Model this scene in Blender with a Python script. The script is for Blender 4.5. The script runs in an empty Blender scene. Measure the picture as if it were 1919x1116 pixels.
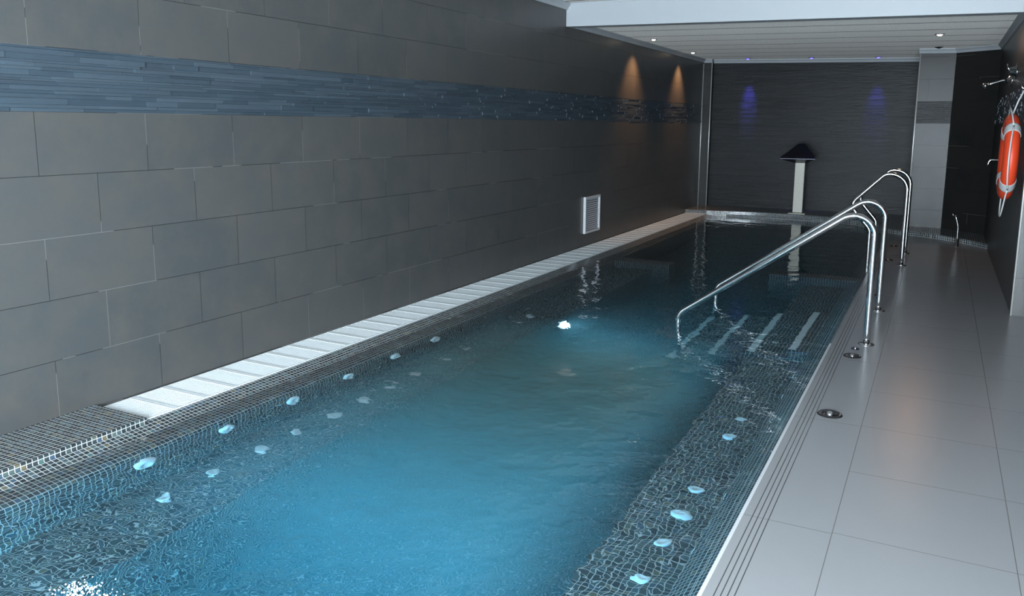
import bpy, bmesh, math, random
from mathutils import Vector, Matrix
random.seed(7)
sc = bpy.context.scene
PI = math.pi

# ------------------------------------------------------------------ camera
YAW, PITCH, ROLL, CAM_Z, FPX, CYPX = -.4838, -.16, .0062, 1.456, 1516.0, 477.0
cd = bpy.data.cameras.new('camera')
cam = bpy.data.objects.new('camera', cd); sc.collection.objects.link(cam)
fw = Vector((math.sin(YAW)*math.cos(PITCH), math.cos(YAW)*math.cos(PITCH), math.sin(PITCH)))
rt = Vector((math.cos(YAW), -math.sin(YAW), 0)); up = rt.cross(fw)
r2 = rt*math.cos(ROLL)+up*math.sin(ROLL); u2 = -rt*math.sin(ROLL)+up*math.cos(ROLL)
M = Matrix((r2, u2, -fw)).transposed().to_4x4(); M.translation = (0, 0, CAM_Z)
cam.matrix_world = M
cd.sensor_fit = 'HORIZONTAL'; cd.sensor_width = 36.0; cd.lens = FPX/1919*36
cd.shift_x = 0; cd.shift_y = -(558-CYPX)/1919
cd.clip_start = .05; cd.clip_end = 100
sc.camera = cam
# ------------------------------------------------------------------ world, exposure
w = bpy.data.worlds.new('world'); sc.world = w; w.use_nodes = True
w.node_tree.nodes['Background'].inputs[0].default_value = (.5, .6, .75, 1)
w.node_tree.nodes['Background'].inputs[1].default_value = .03
vs = sc.view_settings
vs.view_transform = 'Standard'; vs.look = 'None'; vs.gamma = 1; vs.use_curve_mapping = False
vs.exposure = 0.0
cy = sc.cycles
cy.use_denoising = True
cy.max_bounces = 12; cy.diffuse_bounces = 4; cy.glossy_bounces = 5; cy.transmission_bounces = 8; cy.volume_bounces = 1
cy.sample_clamp_indirect = 6.0
cy.blur_glossy = .6

C = sc.collection
# ------------------------------------------------------------------ big lights
def area(name, loc, target, sx, sy, power, col):
    l = bpy.data.lights.new(name, 'AREA'); l.shape = 'RECTANGLE'; l.size = sx; l.size_y = sy
    l.energy = power; l.color = col
    o = bpy.data.objects.new(name, l); C.objects.link(o); o.location = loc
    o.rotation_euler = (Vector(target)-Vector(loc)).to_track_quat('-Z', 'Y').to_euler()
    return o
# added fill light behind the photographer, set in a made-up window opening
area('added_rear_fill', (-.35, -1.55, .95), (-.9, 6, 1.15), 3.0, 1.6, 1120, (.77, .90, 1.0))
# added overhead fill that lifts the near end, with no fixture modelled
area('added_overhead_fill', (-.9, .3, 2.72), (-.9, 3.2, 0), .6, .6, 165, (.80, .91, 1.0))
# unseen lights added under water at the near end to brighten the basin
def underwater_area_light(loc, target, power, col, size=.25):
    l = bpy.data.lights.new('underwater_area_light', 'AREA'); l.shape = 'DISK'; l.size = size; l.energy = power; l.color = col
    o = bpy.data.objects.new('underwater_area_light', l); C.objects.link(o); o.location = loc
    o.rotation_euler = (Vector(target)-Vector(loc)).to_track_quat('-Z', 'Y').to_euler()
underwater_area_light((-1.9, -1.15, -.35), (-1.9, 6, -.75), 160, (.42, .85, 1.0))
underwater_area_light((-2.9, -1.15, -.24), (-2.9, 6, -.4), 70, (.42, .80, 1.0), .12)
underwater_area_light((-.85, -1.15, -.24), (-.85, 7, -.4), 150, (.36, .76, 1.0), .12)

# ------------------------------------------------------------------ node helpers
def newmat(name):
    m = bpy.data.materials.new(name); m.use_nodes = True
    nt = m.node_tree; b = nt.nodes['Principled BSDF']
    return m, nt, b
def N(nt, t, **kw):
    n = nt.nodes.new(t)
    for k, v in kw.items():
        if k.startswith('i_'): n.inputs[k[2:].replace('_', ' ')].default_value = v
        else: setattr(n, k, v)
    return n
def math_(nt, op, a, b=None, c=None, clamp=False):
    n = nt.nodes.new('ShaderNodeMath'); n.operation = op; n.use_clamp = clamp
    for i, v in enumerate((a, b, c)):
        if v is None: continue
        if isinstance(v, (int, float)): n.inputs[i].default_value = v
        else: nt.links.new(v, n.inputs[i])
    return n.outputs[0]
def mix(nt, f, a, b):
    n = nt.nodes.new('ShaderNodeMix'); n.data_type = 'RGBA'
    for i, v in ((0, f), (6, a), (7, b)):
        if isinstance(v, (int, float)): n.inputs[i].default_value = v
        elif isinstance(v, tuple): n.inputs[i].default_value = (*v, 1) if len(v) == 3 else v
        else: nt.links.new(v, n.inputs[i])
    return n.outputs[2]
def simple(name, col, rough=.5, metal=0.0, **kw):
    m, nt, b = newmat(name)
    b.inputs['Base Color'].default_value = (*col, 1); b.inputs['Roughness'].default_value = rough
    b.inputs['Metallic'].default_value = metal
    for k, v in kw.items(): b.inputs[k.replace('_', ' ')].default_value = v
    return m
def noisy(name, c1, c2, scale, rough=.5, bump=0.0, metal=0.0):
    m, nt, b = newmat(name)
    g = N(nt, 'ShaderNodeTexCoord'); n = N(nt, 'ShaderNodeTexNoise'); n.inputs['Scale'].default_value = scale
    n.inputs['Detail'].default_value = 5
    nt.links.new(g.outputs['Object'], n.inputs['Vector'])
    nt.links.new(mix(nt, n.outputs[0], c1, c2), b.inputs['Base Color'])
    b.inputs['Roughness'].default_value = rough; b.inputs['Metallic'].default_value = metal
    if bump:
        bp = N(nt, 'ShaderNodeBump'); bp.inputs['Strength'].default_value = bump; bp.inputs['Distance'].default_value = .01
        nt.links.new(n.outputs[0], bp.inputs['Height']); nt.links.new(bp.outputs[0], b.inputs['Normal'])
    return m
def emis(name, col, s):
    m, nt, b = newmat(name)
    b.inputs['Base Color'].default_value = (*col, 1); b.inputs['Emission Color'].default_value = (*col, 1)
    b.inputs['Emission Strength'].default_value = s
    return m

# big format wall tile in running bond; axis = horizontal axis of the wall
def wall_tile(name, axis, phase, f=1.0, sp=.4):
    m, nt, b = newmat(name)
    g = N(nt, 'ShaderNodeNewGeometry'); s = N(nt, 'ShaderNodeSeparateXYZ'); nt.links.new(g.outputs['Position'], s.inputs[0])
    c = N(nt, 'ShaderNodeCombineXYZ')
    u = math_(nt, 'SUBTRACT', s.outputs[0 if axis == 'x' else 1], phase-12.0)
    nt.links.new(u, c.inputs[0]); nt.links.new(math_(nt, 'ADD', s.outputs[2], .6), c.inputs[1])
    br = N(nt, 'ShaderNodeTexBrick'); nt.links.new(c.outputs[0], br.inputs['Vector'])
    for k, v in (('Scale', 1.0), ('Mortar Size', .0014), ('Mortar Smooth', .1), ('Bias', 0.0), ('Brick Width', .6), ('Row Height', .3)):
        br.inputs[k].default_value = v
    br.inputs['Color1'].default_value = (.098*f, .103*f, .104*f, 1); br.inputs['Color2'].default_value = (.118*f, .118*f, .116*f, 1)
    br.inputs['Mortar'].default_value = (.012, .012, .012, 1)
    n = N(nt, 'ShaderNodeTexNoise'); n.inputs['Scale'].default_value = 5; n.inputs['Detail'].default_value = 8; n.inputs['Roughness'].default_value = .65
    nt.links.new(g.outputs['Position'], n.inputs['Vector'])
    n2 = N(nt, 'ShaderNodeTexNoise'); n2.inputs['Scale'].default_value = 1.7; nt.links.new(g.outputs['Position'], n2.inputs['Vector'])
    # a few joints carry pale residue
    mo = mix(nt, math_(nt, 'GREATER_THAN', n2.outputs[0], .56), (.015, .015, .015), (.14, .135, .13))
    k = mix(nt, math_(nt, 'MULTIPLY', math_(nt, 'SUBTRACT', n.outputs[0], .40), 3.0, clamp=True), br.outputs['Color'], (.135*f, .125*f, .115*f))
    nt.links.new(mix(nt, br.outputs['Fac'], k, mo), b.inputs['Base Color'])
    b.inputs['Roughness'].default_value = .33
    b.inputs['Specular IOR Level'].default_value = sp
    bp = N(nt, 'ShaderNodeBump'); bp.inputs['Strength'].default_value = .35; bp.inputs['Distance'].default_value = .004
    h = math_(nt, 'SUBTRACT', math_(nt, 'MULTIPLY', n.outputs[0], .35), br.outputs['Fac'])
    nt.links.new(h, bp.inputs['Height']); nt.links.new(bp.outputs[0], b.inputs['Normal'])
    return m
# glass mosaic, cells of 25.4 mm on all three axes; the axis along the face normal draws no joints
def mosaic(name, P=.0254):
    m, nt, b = newmat(name)
    g = N(nt, 'ShaderNodeNewGeometry')
    s = N(nt, 'ShaderNodeSeparateXYZ'); nt.links.new(g.outputs['Position'], s.inputs[0])
    sn = N(nt, 'ShaderNodeSeparateXYZ'); nt.links.new(g.outputs['True Normal'], sn.inputs[0])
    tot = None; cells = N(nt, 'ShaderNodeCombineXYZ')
    for i in range(3):
        c = math_(nt, 'DIVIDE', math_(nt, 'ADD', s.outputs[i], 10.003), P)
        f = math_(nt, 'ABSOLUTE', math_(nt, 'SUBTRACT', math_(nt, 'FRACT', c), .5))
        f = math_(nt, 'DIVIDE', math_(nt, 'SUBTRACT', f, .42), .035, clamp=True)
        keep = math_(nt, 'LESS_THAN', math_(nt, 'ABSOLUTE', sn.outputs[i]), .8)
        f = math_(nt, 'MULTIPLY', f, keep)
        tot = f if tot is None else math_(nt, 'MAXIMUM', tot, f)
        nt.links.new(math_(nt, 'FLOOR', c), cells.inputs[i])
    wn = N(nt, 'ShaderNodeTexWhiteNoise'); wn.noise_dimensions = '3D'; nt.links.new(cells.outputs[0], wn.inputs['Vector'])
    cr = N(nt, 'ShaderNodeValToRGB'); e = cr.color_ramp
    e.elements[0].position = 0; e.elements[0].color = (.022, .028, .031, 1)
    e.elements[1].position = .6; e.elements[1].color = (.040, .052, .057, 1)
    for p, c in ((.75, (.07, .10, .095, 1)), (.86, (.05, .08, .12, 1)), (.93, (.06, .12, .12, 1)), (.97, (.13, .11, .07, 1))):  # tinted cells vary the tile and stand in for coloured underwater glints
        x = e.elements.new(p); x.color = c
    nt.links.new(wn.outputs['Value'], cr.inputs[0])
    nt.links.new(mix(nt, tot, cr.outputs[0], (.50, .51, .51)), b.inputs['Base Color'])
    nt.links.new(math_(nt, 'MULTIPLY_ADD', tot, .5, .16), b.inputs['Roughness'])
    bp = N(nt, 'ShaderNodeBump'); bp.inputs['Strength'].default_value = .5; bp.inputs['Distance'].default_value = .002; bp.invert = True
    nt.links.new(tot, bp.inputs['Height']); nt.links.new(bp.outputs[0], b.inputs['Normal'])
    return m
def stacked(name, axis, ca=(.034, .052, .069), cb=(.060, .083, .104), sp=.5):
    m, nt, b = newmat(name)
    g = N(nt, 'ShaderNodeNewGeometry')
    n = N(nt, 'ShaderNodeTexNoise'); n.inputs['Scale'].default_value = 18; n.inputs['Detail'].default_value = 6
    mp = N(nt, 'ShaderNodeMapping'); mp.inputs['Scale'].default_value = (1, .3, 2.5) if axis == 'y' else (.3, 1, 2.5)
    nt.links.new(g.outputs['Position'], mp.inputs[0]); nt.links.new(mp.outputs[0], n.inputs['Vector'])
    isl = g.outputs['Random Per Island']
    c = mix(nt, isl, ca, cb)
    nt.links.new(mix(nt, math_(nt, 'MULTIPLY', n.outputs[0], .5), c, (.03, .035, .04)), b.inputs['Base Color'])
    b.inputs['Roughness'].default_value = .38; b.inputs['Specular IOR Level'].default_value = sp
    bp = N(nt, 'ShaderNodeBump'); bp.inputs['Strength'].default_value = .6; bp.inputs['Distance'].default_value = .006
    nt.links.new(n.outputs[0], bp.inputs['Height']); nt.links.new(bp.outputs[0], b.inputs['Normal'])
    return m

def floor_tile():
    m, nt, b = newmat('deck_porcelain')
    g = N(nt, 'ShaderNodeNewGeometry'); s = N(nt, 'ShaderNodeSeparateXYZ'); nt.links.new(g.outputs['Position'], s.inputs[0])
    x, y = s.outputs[0], s.outputs[1]
    def line(v, pos, per, wd):
        f = math_(nt, 'FRACT', math_(nt, 'DIVIDE', math_(nt, 'ADD', math_(nt, 'SUBTRACT', v, pos), per*20), per))
        f = math_(nt, 'ABSOLUTE', math_(nt, 'SUBTRACT', f, .5))
        return math_(nt, 'GREATER_THAN', f, .5-wd/per)
    right = math_(nt, 'GREATER_THAN', x, -.243)
    lx = math_(nt, 'MULTIPLY', line(x, -.24, .575, .0016), right)
    ly1 = math_(nt, 'MULTIPLY', line(y, 2.97, .6, .0016), right)
    ly2 = math_(nt, 'MULTIPLY', line(y, 2.96, 1.2, .0016), math_(nt, 'SUBTRACT', 1.0, right))
    j = math_(nt, 'MAXIMUM', math_(nt, 'MAXIMUM', lx, ly1), ly2)
    gr = None
    for gx in (-.5215, -.502, -.4825, -.463):
        d = math_(nt, 'LESS_THAN', math_(nt, 'ABSOLUTE', math_(nt, 'SUBTRACT', x, gx)), .0018)
        gr = d if gr is None else math_(nt, 'MAXIMUM', gr, d)
    n = N(nt, 'ShaderNodeTexNoise'); n.inputs['Scale'].default_value = 420; n.inputs['Detail'].default_value = 2
    nt.links.new(g.outputs['Position'], n.inputs['Vector'])
    n2 = N(nt, 'ShaderNodeTexNoise'); n2.inputs['Scale'].default_value = 2.5; nt.links.new(g.outputs['Position'], n2.inputs['Vector'])
    base = mix(nt, n.outputs[0], (.195, .20, .207), (.295, .30, .31))
    base = mix(nt, math_(nt, 'MULTIPLY', n2.outputs[0], .3), base, (.185, .185, .19))
    dark = mix(nt, j, base, (.12, .115, .11))
    nt.links.new(mix(nt, gr, dark, (.045, .045, .045)), b.inputs['Base Color'])
    b.inputs['Roughness'].default_value = .23
    h = math_(nt, 'SUBTRACT', math_(nt, 'MULTIPLY', n.outputs[0], .35), math_(nt, 'MAXIMUM', j, gr))
    bp = N(nt, 'ShaderNodeBump'); bp.inputs['Strength'].default_value = .4; bp.inputs['Distance'].default_value = .0015
    nt.links.new(h, bp.inputs['Height']); nt.links.new(bp.outputs[0], b.inputs['Normal'])
    return m
def ceiling_mat():
    m, nt, b = newmat('ceiling_panel')
    g = N(nt, 'ShaderNodeNewGeometry'); s = N(nt, 'ShaderNodeSeparateXYZ'); nt.links.new(g.outputs['Position'], s.inputs[0])
    n = N(nt, 'ShaderNodeTexNoise'); n.inputs['Scale'].default_value = 90; n.inputs['Detail'].default_value = 3
    nt.links.new(g.outputs['Position'], n.inputs['Vector'])
    f = math_(nt, 'FRACT', math_(nt, 'DIVIDE', math_(nt, 'ADD', s.outputs[1], 10.8+.02), .68))
    j = math_(nt, 'LESS_THAN', f, .055)
    c = mix(nt, n.outputs[0], (.14, .13, .12), (.64, .61, .57))
    nt.links.new(mix(nt, j, c, (.03, .028, .025)), b.inputs['Base Color'])
    b.inputs['Roughness'].default_value = .9; b.inputs['Diffuse Roughness'].default_value = 1.0
    return m
def water_mat():
    m, nt, b = newmat('pool_water')
    nt.nodes.remove(b)
    out = nt.nodes['Material Output']
    gl = N(nt, 'ShaderNodeBsdfGlass'); gl.inputs['IOR'].default_value = 1.333; gl.inputs['Roughness'].default_value = 0.0
    gl.inputs['Color'].default_value = (1, 1, 1, 1)
    nt.links.new(gl.outputs[0], out.inputs['Surface'])
    ab = N(nt, 'ShaderNodeVolumeAbsorption'); ab.inputs['Color'].default_value = (.10, .78, .95, 1); ab.inputs['Density'].default_value = .42
    scn = N(nt, 'ShaderNodeVolumeScatter'); scn.inputs['Color'].default_value = (.55, .9, 1.0, 1); scn.inputs['Density'].default_value = .09
    scn.inputs['Anisotropy'].default_value = .2
    ad = N(nt, 'ShaderNodeAddShader'); nt.links.new(ab.outputs[0], ad.inputs[0]); nt.links.new(scn.outputs[0], ad.inputs[1])
    nt.links.new(ad.outputs[0], out.inputs['Volume'])
    g = N(nt, 'ShaderNodeNewGeometry')
    s = N(nt, 'ShaderNodeSeparateXYZ'); nt.links.new(g.outputs['Position'], s.inputs[0])
    def noise(scale, det, dist=0.0):
        n = N(nt, 'ShaderNodeTexNoise'); n.inputs['Scale'].default_value = scale; n.inputs['Detail'].default_value = det
        n.inputs['Distortion'].default_value = dist
        nt.links.new(g.outputs['Position'], n.inputs['Vector']); return n.outputs[0]
    # the jets stir the near half; the far half lies calmer
    calm = math_(nt, 'DIVIDE', math_(nt, 'SUBTRACT', 9.0, s.outputs[1]), 6.5, clamp=True)
    amp = math_(nt, 'MULTIPLY_ADD', calm, .70, .30)
    side = math_(nt, 'DIVIDE', math_(nt, 'SUBTRACT', -.5, s.outputs[0]), 1.8, clamp=True)
    amp = math_(nt, 'MULTIPLY', amp, math_(nt, 'MULTIPLY_ADD', side, .45, .40))
    h = math_(nt, 'ADD', math_(nt, 'MULTIPLY', noise(4.5, 0, .3), .9), math_(nt, 'ADD', math_(nt, 'MULTIPLY', noise(11, 0, .5), .34), math_(nt, 'MULTIPLY', noise(22, 0, .5), .13)))
    h = math_(nt, 'MULTIPLY', h, amp)
    bp = N(nt, 'ShaderNodeBump'); bp.inputs['Strength'].default_value = 1.0; bp.inputs['Distance'].default_value = .022
    nt.links.new(h, bp.inputs['Height']); nt.links.new(bp.outputs[0], gl.inputs['Normal'])
    return m

def mist():
    m, nt, b = newmat('bubble_mist'); nt.nodes.remove(b)
    v = N(nt, 'ShaderNodeVolumeScatter'); v.inputs['Color'].default_value = (.24, .80, 1.0, 1)
    tc = N(nt, 'ShaderNodeTexCoord'); sp = N(nt, 'ShaderNodeSeparateXYZ'); nt.links.new(tc.outputs['Object'], sp.inputs[0])
    m_ = math_(nt, 'MAXIMUM', math_(nt, 'ABSOLUTE', sp.outputs[0]), math_(nt, 'ABSOLUTE', sp.outputs[1]))
    n = N(nt, 'ShaderNodeTexNoise'); n.inputs['Scale'].default_value = 2.6; n.inputs['Detail'].default_value = 2; nt.links.new(tc.outputs['Object'], n.inputs['Vector'])
    e = math_(nt, 'SUBTRACT', math_(nt, 'MULTIPLY_ADD', n.outputs[0], .35, .80), m_)
    d = math_(nt, 'MULTIPLY', math_(nt, 'MULTIPLY', e, 3.0, clamp=True), 1.7)
    d = math_(nt, 'MULTIPLY', d, math_(nt, 'MULTIPLY_ADD', math_(nt, 'DIVIDE', math_(nt, 'ADD', sp.outputs[1], 1.0), 1.3, clamp=True), .92, .08))
    nt.links.new(d, v.inputs['Density'])
    nt.links.new(v.outputs[0], nt.nodes['Material Output'].inputs['Volume']); return m

MT = {
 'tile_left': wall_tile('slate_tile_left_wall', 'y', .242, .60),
 'tile_cross_dim': wall_tile('slate_tile_cross_dim', 'x', .08, .17, .2),  # same slate tile copied darker; far walls' dimness put into its colour
 'tile_right_dim': wall_tile('slate_tile_right_dim', 'y', .5, .33, .3),  # slate again in a darker copy, the right wall's dimness in its colour
 'mosaic': mosaic('pool_mosaic'),
 'stack_y': stacked('stacked_slate', 'y'), 'stack_x_dim': stacked('stacked_slate_end_dim', 'x', (.008, .008, .0082), (.026, .0255, .025), .13),  # end-wall copy of the slate is darker, the far dimness put into colour
 'floor': floor_tile(), 'ceiling': ceiling_mat(), 'water': water_mat(),
 'white_trim': noisy('white_plaster_trim', (.40, .42, .44), (.44, .455, .475), 6, .45),
 'white_plastic': simple('white_plastic_grate', (.72, .76, .77), .4),
 'white_jet': simple('white_jet_plastic', (.85, .9, .92), .35),
 'strip': simple('white_nosing', (.72, .76, .76), .5),
 'chrome': simple('polished_steel', (.78, .79, .80), .09, 1.0),
 'steel': noisy('brushed_steel', (.34, .33, .285), (.46, .44, .39), 30, .5, metal=.4),
 'dark_chrome': simple('dark_steel', (.16, .16, .17), .2, 1.0),
 'orange': noisy('orange_foam', (.62, .045, .012), (.68, .06, .018), 25, .45),
 'ring_band': simple('pale_band', (.42, .42, .42), .55),
 'rope': simple('white_rope', (.50, .50, .49), .7),
 'concrete': simple('render_plaster', (.55, .56, .58), .7),
 'vent_white': simple('vent_paint', (.55, .56, .58), .4),
 'dark': simple('duct_dark', (.02, .02, .02), .7),
 'lens_warm': emis('warm_lens', (1.0, .83, .62), 14),
 'lens_blue': emis('blue_lens', (.10, .08, 1.0), 6),
 'lip_white': simple('edge_lip_glint', (.50, .51, .53), .35),
 'lens_pool': emis('pool_lens', (.6, .88, 1.0), 2.0),
 'lens_off': simple('unlit_lens', (.02, .02, .02), .15),
 'ring_blue': simple('anodised_rim', (.35, .33, .55), .3, .8),
 'glass_spout': simple('spout_steel', (.07, .07, .09), .35, .9),
 'bubble': simple('foam_white', (.85, .93, .97), .3),
 'bubble_mist': mist(),
 'frame': simple('added_window_paint', (.8, .8, .8), .4),
}
# ------------------------------------------------------------------ mesh helpers
class MB:
    def __init__(s): s.bm = bmesh.new(); s.mi = 0
    def box(s, a, b):
        (x0, y0, z0), (x1, y1, z1) = a, b
        v = [s.bm.verts.new(p) for p in ((x0,y0,z0),(x1,y0,z0),(x1,y1,z0),(x0,y1,z0),(x0,y0,z1),(x1,y0,z1),(x1,y1,z1),(x0,y1,z1))]
        for f in ((3,2,1,0),(4,5,6,7),(0,1,5,4),(1,2,6,5),(2,3,7,6),(3,0,4,7)):
            fc = s.bm.faces.new([v[i] for i in f]); fc.material_index = s.mi
        return s
    def quad(s, *pts):
        f = s.bm.faces.new([s.bm.verts.new(p) for p in pts]); f.material_index = s.mi; return s
    def prism(s, poly, vec):
        vec = Vector(vec)
        a = [s.bm.verts.new(p) for p in poly]; b = [s.bm.verts.new(Vector(p)+vec) for p in poly]
        n = len(poly)
        for f in (list(reversed(a)), b): s.bm.faces.new(f).material_index = s.mi
        for i in range(n): s.bm.faces.new((a[i], a[(i+1) % n], b[(i+1) % n], b[i])).material_index = s.mi
        return s
    def lathe(s, prof, origin=(0,0,0), axis=(0,0,1), seg=28):
        q = Vector((0,0,1)).rotation_difference(Vector(axis)); o = Vector(origin); rings = []
        for r, h in prof:
            if r < 1e-6: rings.append([s.bm.verts.new(o+q@Vector((0,0,h)))])
            else: rings.append([s.bm.verts.new(o+q@Vector((r*math.cos(2*PI*k/seg), r*math.sin(2*PI*k/seg), h))) for k in range(seg)])
        for A, B in zip(rings, rings[1:]):
            for k in range(seg):
                k2 = (k+1) % seg
                vs_ = [A[k % len(A)], A[k2 % len(A)], B[k2 % len(B)], B[k % len(B)]]
                u = []
                for x in vs_:
                    if x not in u: u.append(x)
                if len(u) > 2:
                    f = s.bm.faces.new(u); f.smooth = True; f.material_index = s.mi
        return s
    def tube(s, pts, r, seg=16, closed=False):
        pts = [Vector(p) for p in pts]; n = len(pts); rings = []
        t0 = (pts[1]-pts[0]).normalized(); ref = Vector((0,0,1)) if abs(t0.z) < .9 else Vector((0,1,0))
        nrm = t0.cross(ref).normalized()
        for i in range(n):
            if closed: t = (pts[(i+1) % n]-pts[i-1]).normalized()
            elif i == 0: t = t0
            elif i == n-1: t = (pts[-1]-pts[-2]).normalized()
            else: t = (pts[i+1]-pts[i-1]).normalized()
            nrm = (nrm-t*nrm.dot(t)).normalized(); bn = t.cross(nrm)
            rings.append([s.bm.verts.new(pts[i]+(nrm*math.cos(2*PI*k/seg)+bn*math.sin(2*PI*k/seg))*r) for k in range(seg)])
        for i in range(n if closed else n-1):
            A, B = rings[i], rings[(i+1) % n]
            for k in range(seg):
                f = s.bm.faces.new((A[k], A[(k+1) % seg], B[(k+1) % seg], B[k])); f.smooth = True; f.material_index = s.mi
        if not closed:
            s.bm.faces.new(list(reversed(rings[0]))); s.bm.faces.new(rings[-1])
        return s
    def build(s, name, mats, parent=None, bevel=0, fix=True):
        if fix: bmesh.ops.recalc_face_normals(s.bm, faces=s.bm.faces[:])
        me = bpy.data.meshes.new(name); s.bm.to_mesh(me); s.bm.free()
        for m in (mats if isinstance(mats, (list, tuple)) else [mats]): me.materials.append(MT[m])
        o = bpy.data.objects.new(name, me); C.objects.link(o)
        if parent: o.parent = parent
        if bevel:
            b = o.modifiers.new('bevel', 'BEVEL'); b.width = bevel; b.segments = 2; b.limit_method = 'ANGLE'
        return o
def struct(o): o['kind'] = 'structure'; return o
def tag(o, label, cat, group=None, kind=None):
    o['label'] = label; o['category'] = cat
    if group: o['group'] = group
    if kind: o['kind'] = kind
    return o
def empty(name, loc=(0,0,0), rz=0):
    o = bpy.data.objects.new(name, None); C.objects.link(o); o.location = loc; o.rotation_euler.z = rz
    o.empty_display_size = .1; return o
def copy_tree(o, parent=None):
    c = o.copy(); C.objects.link(c); c.parent = parent
    for ch in list(o.children): copy_tree(ch, c)
    return c
ORD = ['nearest', 'second', 'third', 'fourth', 'fifth', 'sixth', 'seventh', 'eighth', 'ninth', 'tenth', 'eleventh', 'twelfth']

# ------------------------------------------------------------------ key sizes
XL = -3.7485                      # left wall
GX0, GX1 = -3.735, -3.385         # overflow grating
XE = -.56                         # deck edge
XR = .585                         # right wall of the far part
YB = 14.35                        # end wall
YN = -1.6                         # wall behind the photographer
YP0, YP1 = -1.2, 13.45             # basin
ZWT = -.03                        # water level
def zc(x): return 2.58-.02*(x-XL)

# ------------------------------------------------------------------ room shell
def sbox(name, a, b, mats, bevel=0): return struct(MB().box(a, b).build(name, mats, bevel=bevel))
def wall_with_band(name, a, b, mat):
    # a tiled wall whose stacked stone band sits between 1.5 and 1.8 m
    (x0,y0,z0),(x1,y1,z1) = a, b
    m = MB(); m.box(a, (x1,y1,1.5)); m.box((x0,y0,1.8), (x1,y1,z1))
    return struct(m.build(name, mat))
def strips(mb, plane, pos, u0, u1, z0, z1, sgn, hmin, hmax, lmin, lmax, dmin, dmax, back=.03):
    z = z0
    while z < z1-1e-4:
        h = min(random.uniform(hmin, hmax), z1-z)
        if z1-z-h < hmin*.6: h = z1-z
        u = u0-random.uniform(0, lmin)
        while u < u1:
            L = random.uniform(lmin, lmax); a, b_ = max(u, u0), min(u+L, u1)
            if b_-a > .004:
                d = random.uniform(dmin, dmax)
                if plane == 'x': mb.box((min(pos-sgn*back, pos+sgn*d), a, z), (max(pos-sgn*back, pos+sgn*d), b_-.0012, z+h-.0008))
                else: mb.box((a, min(pos-sgn*back, pos+sgn*d), z), (b_-.0012, max(pos-sgn*back, pos+sgn*d), z+h-.0008))
            u += L
        z += h

wl = wall_with_band('wall_left', (XL-.15, YN, -.3), (XL, YB+.2, 2.95), 'tile_left')
mb = MB(); strips(mb, 'x', XL, .2, 14.2, 1.5, 1.8, 1, .011, .030, .12, .55, -.004, .007)
struct(mb.build('wall_left_stone_band', 'stack_y'))
# pilaster in the far left corner, end wall of thin stacked stone
sbox('wall_back_pilaster', (XL, 14.2, -.1), (-3.6, YB+.2, 2.56), 'tile_cross_dim')
mb = MB(); mb.box((-3.6, YB+.02, -.2), (-.32, YB+.2, 2.6))
strips(mb, 'y', YB, -3.6, -.33, 0, 2.56, -1, .014, .026, .25, .7, -.004, .005, .03)
struct(mb.build('wall_back', 'stack_x_dim'))
wall_with_band('wall_back_pillar', (-.355, 12.75, -.1), (.08, YB+.2, 2.56), 'tile_cross_dim')
mb = MB(); strips(mb, 'y', 12.75, -.355, .08, 1.5, 1.8, -1, .014, .03, .12, .4, -.006, .004, .06)
struct(mb.build('wall_back_pillar_stone_band', 'stack_x_dim'))
m = MB(); m.prism([(.08, 12.75, -.1), (XR+.02, 12.25, -.1), (XR+.02, 12.6, -.1), (.08, 12.95, -.1)], (0, 0, 2.66))
struct(m.build('wall_back_diagonal', 'tile_cross_dim'))
wall_with_band('wall_right', (XR, 7.3, -.1), (XR+1.9, 12.6, 2.6), 'tile_right_dim')
mb = MB(); strips(mb, 'x', XR, 7.3, 12.3, 1.5, 1.8, -1, .014, .03, .12, .5, -.004, .007, .04)
mb.box((XR+.05, 7.31, 1.5), (XR+1.9, 12.6, 1.8))
struct(mb.build('wall_right_stone_band', 'stack_y'))
sbox('wall_right_near', (2.3, YN, -.1), (2.45, 7.3, 2.95), 'tile_right_dim')
# wall behind the photographer, with an opening made up for the fill light
m = MB(); z1 = 2.95
for a, b_ in (((XL-.15, YN-.15, -.3), (-1.9, YN, z1)), ((1.2, YN-.15, -.3), (2.45, YN, z1)), ((-1.9, YN-.15, -.3), (1.2, YN, .05)), ((-1.9, YN-.15, 2.25), (1.2, YN, z1))): m.box(a, b_)
struct(m.build('wall_front', 'concrete'))
m = MB()
for a, b_ in (((-1.9, YN-.1, .05), (1.2, YN-.04, .12)), ((-1.9, YN-.1, 2.18), (1.2, YN-.04, 2.25)), ((-1.9, YN-.1, .12), (-1.83, YN-.04, 2.18)), ((1.13, YN-.1, .12), (1.2, YN-.04, 2.18)), ((-.385, YN-.1, .12), (-.315, YN-.04, 2.18))): m.box(a, b_)
struct(m.build('added_window', 'frame'))  # made-up window frame around the added fill light

# ceilings, beam, cornices
m = MB(); m.prism([(XL, 8.4, zc(XL)), (XR+1.9, 8.4, zc(XR+1.9)), (XR+1.9, 8.4, 2.75), (XL, 8.4, 2.75)], (0, YB-8.2, 0))
struct(m.build('ceiling', 'ceiling'))
sbox('ceiling_near', (XL, YN, 2.76), (2.45, 8.4, 2.9), 'ceiling')
m = MB(); m.prism([(XL, 8.38, 2.515), (XL, 8.55, 2.515), (XL, 8.55, 2.80), (XL, 8.38, 2.80)], (6.3, 0, -.02*6.3))
struct(m.build('trim_1', 'white_trim'))          # the dropped beam
def cornice(name, p, q, inward, h=.062, t=.05):
    p, q, n = Vector(p), Vector(q), Vector(inward)
    m = MB(); z = Vector((0,0,1))
    m.prism([p, p+n*t, p+n*t-z*.012, p+n*(t*.55)-z*(h*.55), p+n*.014-z*h, p-z*h], q-p)
    return struct(m.build(name, 'white_trim'))
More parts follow.
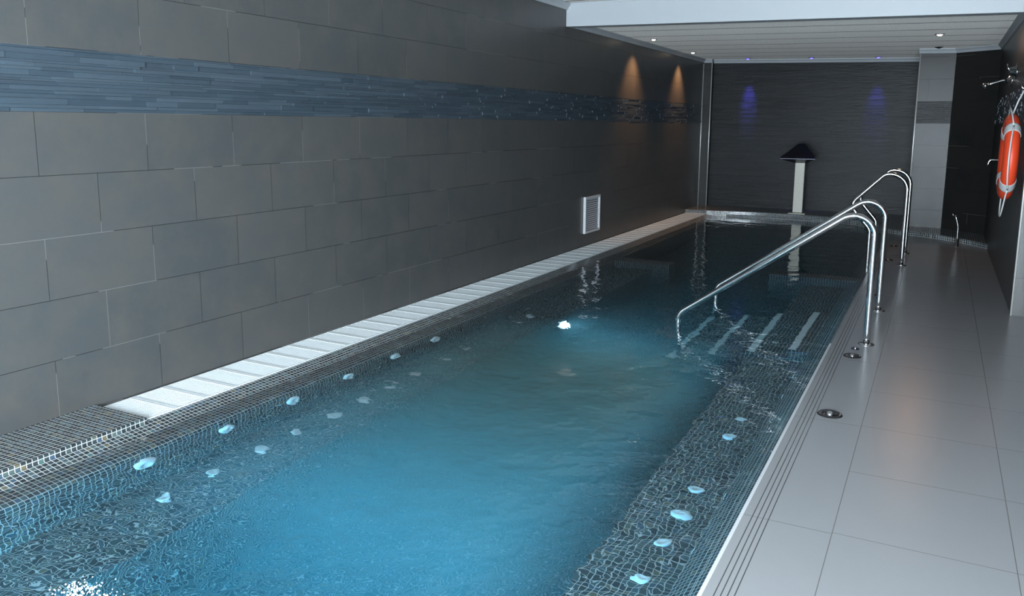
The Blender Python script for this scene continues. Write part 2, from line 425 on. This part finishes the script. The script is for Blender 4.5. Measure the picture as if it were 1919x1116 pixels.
cornice('trim_2', (XL, 8.55, zc(XL)), (XL, 14.2, zc(XL)), (1, 0, 0))
cornice('trim_3', (XL, 14.2, zc(XL)), (-3.59, 14.2, zc(-3.59)), (0, -1, 0))
cornice('trim_4', (-3.6, YB-.004, zc(-3.6)), (-.355, YB-.004, zc(-.355)), (0, -1, 0))
cornice('trim_5', (-.375, 12.75, zc(-.355)), (.1, 12.75, zc(.08)), (0, -1, 0))
cornice('trim_6', (.08, 12.75, zc(.08)), (XR, 12.25, zc(XR)), (-.7, -.71, 0))
cornice('trim_7', (XR, 8.5, zc(XR)), (XR, 12.27, zc(XR)), (-1, 0, 0))
cornice('trim_8', (XL, YN, 2.76), (XL, 8.38, 2.76), (1, 0, 0), .07, .055)
cornice('trim_9', (XL, 8.38, 2.772), (2.4, 8.38, 2.772), (0, -1, 0), .03, .03)
# metal corner strips
MT['corner'] = simple('corner_strip_steel', (.80, .80, .77), .38, .55)
def corner(name, x, y, z0, z1, r=.009):
    return struct(MB().tube([(x, y, z0), (x, y, (z0+z1)/2), (x, y, z1)], r, 12).build(name, 'corner'))
corner('trim_10', -3.6, 14.2, -.02, 2.51); corner('trim_11', XL+.005, 14.195, -.02, 2.5, .007)
corner('trim_12', -.355, 12.75, .0, 2.44, .010); corner('trim_13', XR, 7.3, 0, 2.6, .007)

# ------------------------------------------------------------------ basin
m = MB()
def strip_yz(prof, y0, y1):
    for (xa, za), (xb, zb) in zip(prof, prof[1:]): m.quad((xa, y0, za), (xb, y0, zb), (xb, y1, zb), (xa, y1, za))
SEAT, FLOOR = -.45, -1.2
YD0, YD1 = 8.41, 8.62            # divider
left = [(GX1, -.006), (-3.30, -.024), (-3.17, -.052), (-3.14, -.075), (-3.13, -.11), (-3.13, SEAT), (-2.7, SEAT), (-2.7, FLOOR)]
lip = [(-.70, -.20), (-.645, -.115), (-.595, -.05), (XE-.001, -.001)]
right = [(-1.1, FLOOR), (-1.1, SEAT), (-.70, SEAT)]+lip
strip_yz(left+right, YP0, 5.7)
strip_yz(left+[(-.70, FLOOR)]+lip, 5.7, 7.0)
strip_yz(left+right, 7.0, YD0)
strip_yz(left[:5]+[(-3.13, FLOOR), (-.70, FLOOR)]+lip, YD0, YP1)
# bench end faces beside the steps
m.quad((-1.1, 7.0, FLOOR), (-.59, 7.0, FLOOR), (-.59, 7.0, SEAT), (-1.1, 7.0, SEAT))
m.quad((-1.1, 5.7, FLOOR), (-.59, 5.7, FLOOR), (-.59, 5.7, SEAT), (-1.1, 5.7, SEAT))
m.quad((GX1, YP0, 0), (XE, YP0, 0), (XE, YP0, FLOOR), (GX1, YP0, FLOOR))
# far end: curved front of the raised coping
arc = [(-3.385, 13.40), (-3.0, 13.46), (-2.6, 13.52), (-2.2, 13.54), (-1.8, 13.5), (-1.45, 13.42), (-1.15, 13.28), (-.92, 13.05), (-.76, 12.75), (-.66, 12.45), (-.5, 12.22), (-.3, 12.12), (-.1, 12.02), (.1, 11.86), (.3, 11.66), (.46, 11.46), (XR, 11.25)]
m.quad((-3.385, YP1, FLOOR), (-.56, YP1, FLOOR), (-.56, YP1, 0), (-3.385, YP1, 0))
struct(m.build('pool_basin', 'mosaic', fix=False))
m = MB()
for (a, b_) in (((-3.13, YD0, FLOOR), (-2.5, YD1, -.055)), ((-1.45, YD0, FLOOR), (-.57, YD1, -.055))): m.box(a, b_)
struct(m.build('pool_divider', 'mosaic'))
# raised mosaic coping along the far end, running on to the right wall
def smooth(P, n=5):
    o = []
    for i in range(len(P)-1):
        a, b_, c, d = P[max(i-1, 0)], P[i], P[i+1], P[min(i+2, len(P)-1)]
        for k in range(n):
            t = k/n
            o.append(tuple(.5*(2*b_[q]+(c[q]-a[q])*t+(2*a[q]-5*b_[q]+4*c[q]-d[q])*t*t+(3*b_[q]-a[q]-3*c[q]+d[q])*t**3) for q in (0, 1)))
    return o+[P[-1]]
poly = [(x, y, -.06) for x, y in smooth(arc)]+[(XR, 12.25, -.06), (.08, 12.75, -.06), (-.355, 12.75, -.06), (-.355, YB, -.06), (-3.6, YB, -.06), (-3.6, 14.2, -.06), (XL, 14.2, -.06), (XL, 13.40, -.06)]
struct(MB().prism(poly, (0, 0, .115)).build('pool_coping_far', 'mosaic'))
sbox('trim_14', (XE-.008, YN, -.006), (XE+.006, 5.72, .0025), 'lip_white', .002)  # edge lip; its pale colour carries the bright glint of the bevelled edge
# raised mosaic ledge, near left
sbox('pool_coping_near', (XL, YN, -.08), (-3.36, 2.535, .018), 'mosaic')
# steps
ps = empty('pool_steps', (-1.1, 6.35, FLOOR))
tag(ps, 'mosaic pool steps with four white edge strips, going down from the right deck', 'steps')
xs = [(-.83, -.20), (-1.115, -.38), (-1.395, -.57), (-1.69, -.76)]
m = MB(); x0 = -.64; o3 = Vector((-1.1, 6.35, FLOOR))
for i, (x, z) in enumerate(xs):
    m = MB(); m.box((x-o3.x, 5.70-o3.y, .001), (x0-o3.x, 7.0-o3.y, z-o3.z)); m.build('step', 'mosaic', ps); x0 = x
    MB().box((x-.002-o3.x, 5.72-o3.y, z-.028-o3.z), (x+.045-o3.x, 6.98-o3.y, z+.003-o3.z)).build('edge_strip', 'strip', ps)
# deck
m = MB()
m.box((XE, YN, -.25), (2.3, 7.32, 0)); m.box((XE, 7.32, -.25), (XR, 12.4, 0))
struct(m.build('floor', 'floor'))
m = MB(); m.box((XL, YN, -.25), (XE, YP0, -.001)); struct(m.build('floor_near', 'floor'))
m = MB(); m.box((XL, 2.5, -.12), (GX1+.001, 13.45, -.07)); struct(m.build('gutter_channel', 'dark'))

# ------------------------------------------------------------------ water
def waterbody():
    m = MB(); nx, ny = 1, 1
    x0, x1, y0, y1 = -3.384, XE-.0005, YP0-.01, YP1+.12
    prof = [(x0, -.05), (x0, ZWT), (x1, ZWT), (x1, -1.3), (-3.2, -1.3), (-3.2, -.12)]
    m.prism([(x, y0, z) for x, z in prof], (0, y1-y0, 0))
    return m.build('water', 'water')
tag(waterbody(), 'clear rippling blue pool water filling the basin', 'water', kind='stuff')
# cloud of fine air bubbles that the seat jets drive into the middle of the pool
m = MB(); m.box((-1, -1, -1), (1, 1, 1))
bc = m.build('bubble_cloud', 'bubble_mist'); bc.scale = (.99, 1.95, .565); bc.location = (-2.11, 3.74, -.62)
tag(bc, 'milky cloud of fine air bubbles in the water between the benches', 'bubbles', kind='stuff')
# foam where a jet breaks the surface, near left
m = MB()
for k in range(1300):
    a = random.gauss(0, .5); t = random.random()
    x = -2.38+.62*t+random.gauss(0, .035); y = 1.47-.13*t+random.gauss(0, .035)
    r = random.uniform(.0012, .0035)
    m.lathe([(r*math.sin(PI*i/4), -r*math.cos(PI*i/4)) for i in range(5)], (x, y, ZWT+r*.3), seg=8)
tag(m.build('foam', 'bubble'), 'patch of white foam on the water at the near left', 'foam', kind='stuff')

# ------------------------------------------------------------------ overflow grating
PG = .1975; NG = 55
def make_grate():
    r = empty('overflow_grate', (0, 0, 0)); m = MB()
    L = PG-.003; W = GX1-GX0
    for yy in (0, L-.016): m.box((0, yy, -.022), (W, yy+.016, 0))
    for xx in (0, W-.010): m.box((xx, .0162, -.022), (xx+.010, L-.0162, -.0004))
    # thin bars set at a slant between the end rails
    k = math.tan(math.radians(18)); n = 24; hw = .0043
    for i in range(-6, n):
        ya, yb = .0164, L-.0164; xa = .004+i*.0172; xb = xa+k*(yb-ya)
        lo, hi = .0102+hw, W-.0102-hw
        if xb < lo+.002 or xa > hi-.002: continue
        if xa < lo: ya += (lo-xa)/k; xa = lo
        if xb > hi: yb -= (xb-hi)/k; xb = hi
        m.prism([(xa-hw, ya, -.018), (xa+hw, ya, -.018), (xb+hw, yb, -.018), (xb-hw, yb, -.018)], (0, 0, .0165))
    return m, r
m, r = make_grate(); bpy.data.objects.remove(r)
g0 = m.build('overflow_grate', 'white_plastic')
for i in range(NG):
    o = g0 if i == 0 else g0.copy()
    if i: C.objects.link(o)
    o.location = (GX0, 2.54+i*PG, 0.0)
    tag(o, 'white slatted overflow grate panel in the row along the left wall' if 0 < i < NG-1 else
        ('nearest white overflow grate panel, against the mosaic ledge' if i == 0 else 'farthest white overflow grate panel, at the end wall'),
        'grate', 'white overflow grates along the left wall')

# ------------------------------------------------------------------ jets
def make_jet():
    m = MB(); m.lathe([(.0, .002), (.012, .002), (.014, .012), (.030, .011), (.036, .004), (.036, -.004)], seg=24)
    return m.build('water_jet', 'white_jet')
j0 = make_jet(); used = [False]
def jet(loc, axis, label, group, s=1.0):
    o = j0 if not used[0] else j0.copy()
    if used[0]: C.objects.link(o)
    used[0] = True
    o.location = loc; o.rotation_mode = 'QUATERNION'; o.rotation_quaternion = Vector((0,0,1)).rotation_difference(Vector(axis)); o.scale = (s, s, s)
    tag(o, label, 'jet', group)
for k in range(6):
    jet((-3.126, 2.33+.485*k, -.20), (1, 0, 0), f'large white water jet in the left bench backrest, {ORD[k]} from the near end' if k else 'large white water jet in the left bench backrest, nearest one', 'jets in the left backrest', 1.35)
for k, y in enumerate((2.28, 2.56, 2.87, 3.13, 3.43, 3.69, 3.97, 4.22, 4.60, 4.87, 5.70, 5.94)):
    jet((-2.94, y, SEAT+.004), (0, 0, 1), f'white air jet on the left bench seat, {ORD[k]} from the near end' if k else 'white air jet on the left bench seat, nearest one', 'jets on the left seat')
for k, y in enumerate((2.74, 3.01, 3.27, 3.52, 4.2, 4.46)):
    jet((-.88, y, SEAT+.004), (0, 0, 1), f'white air jet on the right bench seat, {ORD[k]} from the near end' if k else 'white air jet on the right bench seat, nearest one', 'jets on the right seat')
for k, y in enumerate((2.86, 3.35, 4.78, 5.2)):
    jet((-.705, y, -.29), (-1, 0, .08), f'white water jet in the right bench backrest, {ORD[k]} from the near end' if k else 'white water jet in the right bench backrest, nearest one', 'jets in the right backrest', 1.1)
# underwater lamp in the riser of the left bench
o = empty('underwater_lamp', (-2.697, 6.0, -.62)); tag(o, 'round pale underwater lamp in the left bench riser, opposite the steps', 'lamp')
MB().lathe([(.0, .001), (.11, .001), (.11, .02), (.085, .022), (.08, .012)], axis=(1, 0, 0), seg=32).build('rim', 'white_jet', o)
MB().lathe([(.0, .018), (.05, .016), (.08, .010)], axis=(1, 0, 0), seg=32).build('lens', 'lens_pool', o)
l = bpy.data.lights.new('underwater_area_light', 'AREA'); l.shape = 'DISK'; l.size = .15; l.energy = 10; l.color = (.42, .80, 1.0)
lo = bpy.data.objects.new('underwater_area_light', l); C.objects.link(lo); lo.location = (-2.66, 6.0, -.62); lo.rotation_euler = (0, -PI/2, 0)

# ------------------------------------------------------------------ handrails
def arcpts(c, r, a0, a1, n=10): return [(c[0]+r*math.cos(a0+(a1-a0)*i/n), c[1]+r*math.sin(a0+(a1-a0)*i/n)) for i in range(n+1)]
def fillet(poly, rad, n=10):
    out = [Vector(poly[0])]
    for i in range(1, len(poly)-1):
        p, a, b_ = Vector(poly[i]), Vector(poly[i-1]), Vector(poly[i+1]); r = rad[i-1]
        d1, d2 = (a-p).normalized(), (b_-p).normalized(); ang = d1.angle(d2)
        t = r/math.tan(ang/2); c = p+(d1+d2).normalized()*(r/math.sin(ang/2))
        s, e = p+d1*t, p+d2*t
        v0, v1 = s-c, e-c; an = v0.angle(v1); ax = v0.cross(v1)
        if ax.length < 1e-9: out += [p]; continue
        for k in range(n+1): out.append(c+Matrix.Rotation(an*k/n, 3, ax)@v0)
    out.append(Vector(poly[-1])); return out
def subdiv(pts, d=.08):
    o = [pts[0]]
    for a, b_ in zip(pts, pts[1:]):
        n = max(1, int((b_-a).length/d))
        o += [a+(b_-a)*k/n for k in range(1, n+1)]
    return o
def handrail(y, poly, rad, label, dz=0, r=.0215):
    x0 = poly[0][0]; root = empty('handrail', (x0, y, 0)); tag(root, label, 'handrail', None)
    pts = subdiv(fillet([(x-x0, 0, z) for x, z in poly], rad, 14))
    MB().tube(pts, r, 20).build('rail_tube', 'chrome', root)
    MB().lathe([(r+.001, .001), (.052, .001), (.052, .005), (.046, .010), (r+.001, .014)], seg=32).build('base_flange', 'chrome', root)
    return root
near = [(-.345, .002), (-.345, .99), (-1.64, .069), (-1.64, -.72)]
handrail(5.806, near, (.13, .10), 'long steel handrail on the near side of the pool steps')
handrail(6.949, near, (.13, .10), 'long steel handrail on the far side of the pool steps')
far = [(-.28, .002), (-.28, .96), (-.50, .96), (-.83, .62), (-.61, .36), (-.61, -.9)]
handrail(9.42, far, (.17, .10, .10, .12), 'short arched steel handrail, nearer of the far pair by the pillar')
handrail(10.35, far, (.17, .10, .10, .12), 'short arched steel handrail, farther of the far pair by the pillar')

# ------------------------------------------------------------------ deck fittings
def deck_plate(x, y, r, label):
    root = empty('deck_fitting', (x, y, 0)); tag(root, label, 'deck fitting')
    MB().lathe([(0, .002), (r*.55, .002), (r*.62, .006), (r*.9, .007), (r, .001)], seg=32).build('cover', 'dark_chrome', root)
    MB().lathe([(0, .018), (r*.18, .016), (r*.34, .009), (r*.36, .002)], seg=24).build('button', 'chrome', root)
deck_plate(-.397, 4.264, .062, 'round steel deck button alone on the deck, nearest the camera')
deck_plate(-.400, 5.464, .055, 'round steel deck button just in front of the near handrail foot')
deck_plate(-.400, 5.655, .026, 'tiny steel deck cap between the button and near handrail foot')
deck_plate(-.385, 7.62, .035, 'small dark deck cap just beyond the far handrail of the steps')
deck_plate(-.425, 9.734, .055, 'round steel deck button beside the short arched handrails')
deck_plate(-.424, 10.92, .045, 'small steel deck button farthest away, near the far coping')

# curved water pipe at the far end of the deck
root = empty('water_pipe', (.26, 11.28, 0)); tag(root, 'thin curved steel water pipe standing on the far deck by the diagonal wall', 'pipe')
pts = fillet([(0, 0, 0), (-.002, 0, .25), (-.04, 0, .385)], [.25], 10)
MB().tube(subdiv(pts, .03), .011, 14).build('tube', 'chrome', root)
MB().lathe([(.012, .10), (.018, .10), (.022, .0), (.034, .0), (.034, .004)], seg=20).build('base', 'chrome', root)
MB().lathe([(0, 0), (.016, .002), (.016, .03), (0, .032)], (-.05, 0, .385), (-.9, 0, .3), 16).build('nozzle', 'chrome', root)

# ------------------------------------------------------------------ cascade spout on the far coping
cx, cyy, cz = -1.985, 13.72, .055
root = empty('water_cascade', (cx, cyy, cz)); tag(root, 'upright steel water cascade with dark fan-shaped head on the far coping', 'water cascade')
MB().box((-.13, -.11, 0), (.13, .11, .014)).build('base_plate', 'steel', root, .003)
m = MB(); m.box((-.076, -.03, .014), (.076, .03, .82)); m.build('post', 'steel', root, .006)
# head: a hollow fan, high and narrow at the back, wide and thin at the lip
m = MB(); A = [(-.05, .03, .80), (.05, .03, .80), (.05, .03, 1.12), (-.05, .03, 1.12)]
B = [(-.275, -.34, .885), (.265, -.34, .885), (.265, -.34, .895), (-.275, -.34, .895)]
va = [m.bm.verts.new(p) for p in A]; vb = [m.bm.verts.new(p) for p in B]
for i in range(4): m.bm.faces.new((va[i], va[(i+1) % 4], vb[(i+1) % 4], vb[i]))
m.bm.faces.new(va[::-1]); m.bm.faces.new(vb)
m.build('spout_head', 'glass_spout', root)

# ------------------------------------------------------------------ ventilation grille on the left wall
root = empty('vent_grille', (XL, 9.21, .375)); tag(root, 'white louvred ventilation grille on the left wall above the grating', 'vent')
H2, W2 = .222, .24; m = MB()
for a, b_ in (((0, -W2, -H2), (.03, -W2+.028, H2)), ((0, W2-.028, -H2), (.03, W2, H2)), ((0, -W2+.028, H2-.028), (.03, W2-.028, H2)), ((0, -W2+.028, -H2), (.03, W2-.028, -H2+.028))): m.box(a, b_)
m.build('frame', 'vent_white', root, .002)
MB().box((.0005, -W2+.028, -H2+.028), (.003, W2-.028, H2-.028)).build('duct', 'dark', root)
m = MB(); n = 15
for i in range(n):
    z = -H2+.042+i*(2*H2-.084)/(n-1)
    m.prism([(.004, -W2+.029, z+.008), (.006, -W2+.029, z+.009), (.024, -W2+.029, z-.005), (.022, -W2+.029, z-.006)], (0, 2*W2-.058, 0))
m.build('louvres', 'vent_white', root)

# ------------------------------------------------------------------ life ring
rc = Vector((XR-.095, 7.79, 1.215)); RM, RA, RB = .272, .078, .055
root = empty('life_ring', rc); tag(root, 'orange life ring with pale bands and white rope hanging on the right wall', 'life ring')
def torus(m, a0, a1, ra, rb, n, seg=20, cap=False, lump=0):
    rings = []
    for i in range(n+(0 if abs(a1-a0) > 6.28 else 1)):
        t = a0+(a1-a0)*i/n; c = Vector((0, math.cos(t), math.sin(t)))
        rings.append([m.bm.verts.new(c*(RM+ra*math.cos(2*PI*k/seg))+Vector((rb*math.sin(2*PI*k/seg), 0, 0))) for k in range(seg)])
    full = abs(a1-a0) > 6.28; R = len(rings)
    for i in range(R if full else R-1):
        A, B = rings[i], rings[(i+1) % R]
        for k in range(seg):
            f = m.bm.faces.new((A[k], A[(k+1) % seg], B[(k+1) % seg], B[k])); f.smooth = True
    if not full: m.bm.faces.new(rings[0]); m.bm.faces.new(rings[-1][::-1])
m = MB(); torus(m, 0, 2*PI, RA, RB, 64); m.build('ring_body', 'orange', root)
for k in range(4):
    a = PI/4+k*PI/2; m = MB(); torus(m, a-.12, a+.12, RA+.004, RB+.004, 8); m.build('band', 'ring_band', root)
for k in range(4):
    a = PI/4+k*PI/2; pts = []
    for i in range(17):
        t = i/16; an = a+t*PI/2; sag = .03*math.sin(PI*t)
        if k == 2: sag = .13*math.sin(PI*t)**2
        rr = RM+RA+.008+sag
        pts.append((-.02*math.sin(PI*t), rr*math.cos(an), rr*math.sin(an)))
    MB().tube(pts, .006, 8).build('rope', 'rope', root)
MB().tube([(.0, .0, RM+RA-.01), (.03, .0, RM+RA+.10), (.07, 0, RM+RA+.20)], .006, 8).build('rope', 'rope', root)
ho = empty('wall_hook', (XR, 7.79, 1.215+RM+RA+.20)); tag(ho, 'small steel hook on the right wall above the life ring', 'hook')
MB().lathe([(0, .0), (.025, .0), (.025, .008), (0, .01)], axis=(-1, 0, 0), seg=20).build('rose', 'chrome', ho)
MB().tube(subdiv(fillet([(0, 0, 0), (-.05, 0, 0), (-.05, 0, .03)], [.012], 6), .02), .005, 10).build('peg', 'chrome', ho)

# ------------------------------------------------------------------ shower fittings on the right wall
root = empty('shower', (XR, 9.85, 1.93)); tag(root, 'chrome shower arm with round rose high on the right wall', 'shower')
MB().lathe([(0, 0), (.085, 0), (.085, .008), (.07, .02), (.03, .035), (.022, .05)], axis=(-1, 0, 0), seg=32).build('wall_rose', 'chrome', root)
MB().tube(subdiv(fillet([(-.03, 0, 0), (-.08, 0, 0), (-.22, 0, -.045)], [.04], 6), .03), .011, 14).build('arm', 'chrome', root)
MB().lathe([(0, -.03), (.018, -.028), (.030, -.008), (.030, .006), (.018, .022), (0, .025)], (-.235, 0, -.055), (-.6, 0, -.8), 24).build('rose', 'chrome', root)
root = empty('shower_valve', (XR, 9.3, 1.985)); tag(root, 'chrome round shower valve on the right wall above the life ring', 'shower valve')
MB().lathe([(0, 0), (.075, 0), (.075, .008), (.045, .018), (.042, .055), (.03, .065), (0, .068)], axis=(-1, 0, 0), seg=32).build('body', 'chrome', root)
MB().tube([(-.06, 0, 0), (-.075, 0, .03), (-.08, 0, .075)], .008, 12).build('lever', 'chrome', root)
root = empty('shower_tap', (XR, 9.95, 1.115)); tag(root, 'small bent chrome tap low on the right wall behind the life ring', 'tap')
MB().lathe([(0, 0), (.03, 0), (.03, .006), (.015, .02), (.012, .04)], axis=(-1, 0, 0), seg=24).build('rose', 'chrome', root)
MB().tube(subdiv(fillet([(-.02, 0, 0), (-.125, 0, .0), (-.14, 0, -.065)], [.03], 6), .02), .009, 12).build('spout', 'chrome', root)

# ------------------------------------------------------------------ ceiling downlights
def downlight(x, y, lens, label, ringm='ring_blue', spot=None, z=None, r=.042, soft=.03):
    z = zc(x) if z is None else z
    root = empty('downlight', (x, y, z)); tag(root, label, 'downlight', 'recessed ceiling downlights')
    MB().lathe([(r*.7, .0), (r*.72, -.010), (r, -.008), (r+.004, -.001)], seg=32).build('rim', ringm, root)
    MB().lathe([(0, -.022), (r*.35, -.020), (r*.58, -.012), (r*.68, -.002)], seg=24).build('lamp', lens, root)
    if spot:
        e, col, size, blend, tgt = spot
        l = bpy.data.lights.new('downlight_beam', 'SPOT'); l.energy = e; l.color = col; l.spot_size = size; l.spot_blend = blend; l.shadow_soft_size = soft
        o = bpy.data.objects.new('downlight_beam', l); C.objects.link(o); o.location = (x, y, z-.03)
        o.rotation_euler = (Vector(tgt)-Vector((x, y, z-.03))).to_track_quat('-Z', 'Y').to_euler()
W = (1.0, .50, .22); WW = (1.0, .72, .5); BL = (.12, .10, 1.0)
downlight(-3.47, 10.58, 'lens_warm', 'lit downlight over the left grating, nearer of the two', spot=(75, W, 1.5, 1.0, (-3.75, 10.56, 1.7)))
downlight(-3.53, 12.72, 'lens_warm', 'lit downlight over the left grating, farther of the two', spot=(85, W, 1.45, 1.0, (-3.75, 12.68, 1.65)))
downlight(-.12, 10.76, 'lens_warm', 'lit downlight over the right deck', spot=(20, (1, .52, .28), 2.2, .9, (-.12, 9.2, 0)), r=.05, soft=.15)
downlight(-.137, 12.5, 'lens_off', 'unlit dark downlight in front of the far pillar', 'dark_chrome', r=.05)
downlight(-2.98, 14.1, 'lens_blue', 'blue downlight at the end wall, leftmost of the three', spot=(330, BL, .42, 1.0, (-2.98, 14.35, 1.85)))
downlight(-1.97, 14.1, 'lens_blue', 'blue downlight at the end wall, middle of the three above the cascade', spot=(20, BL, .5, 1.0, (-1.97, 14.30, 1.2)))
downlight(-.98, 14.1, 'lens_blue', 'blue downlight at the end wall, rightmost of the three', spot=(210, BL, .5, 1.0, (-.98, 14.35, 1.75)))
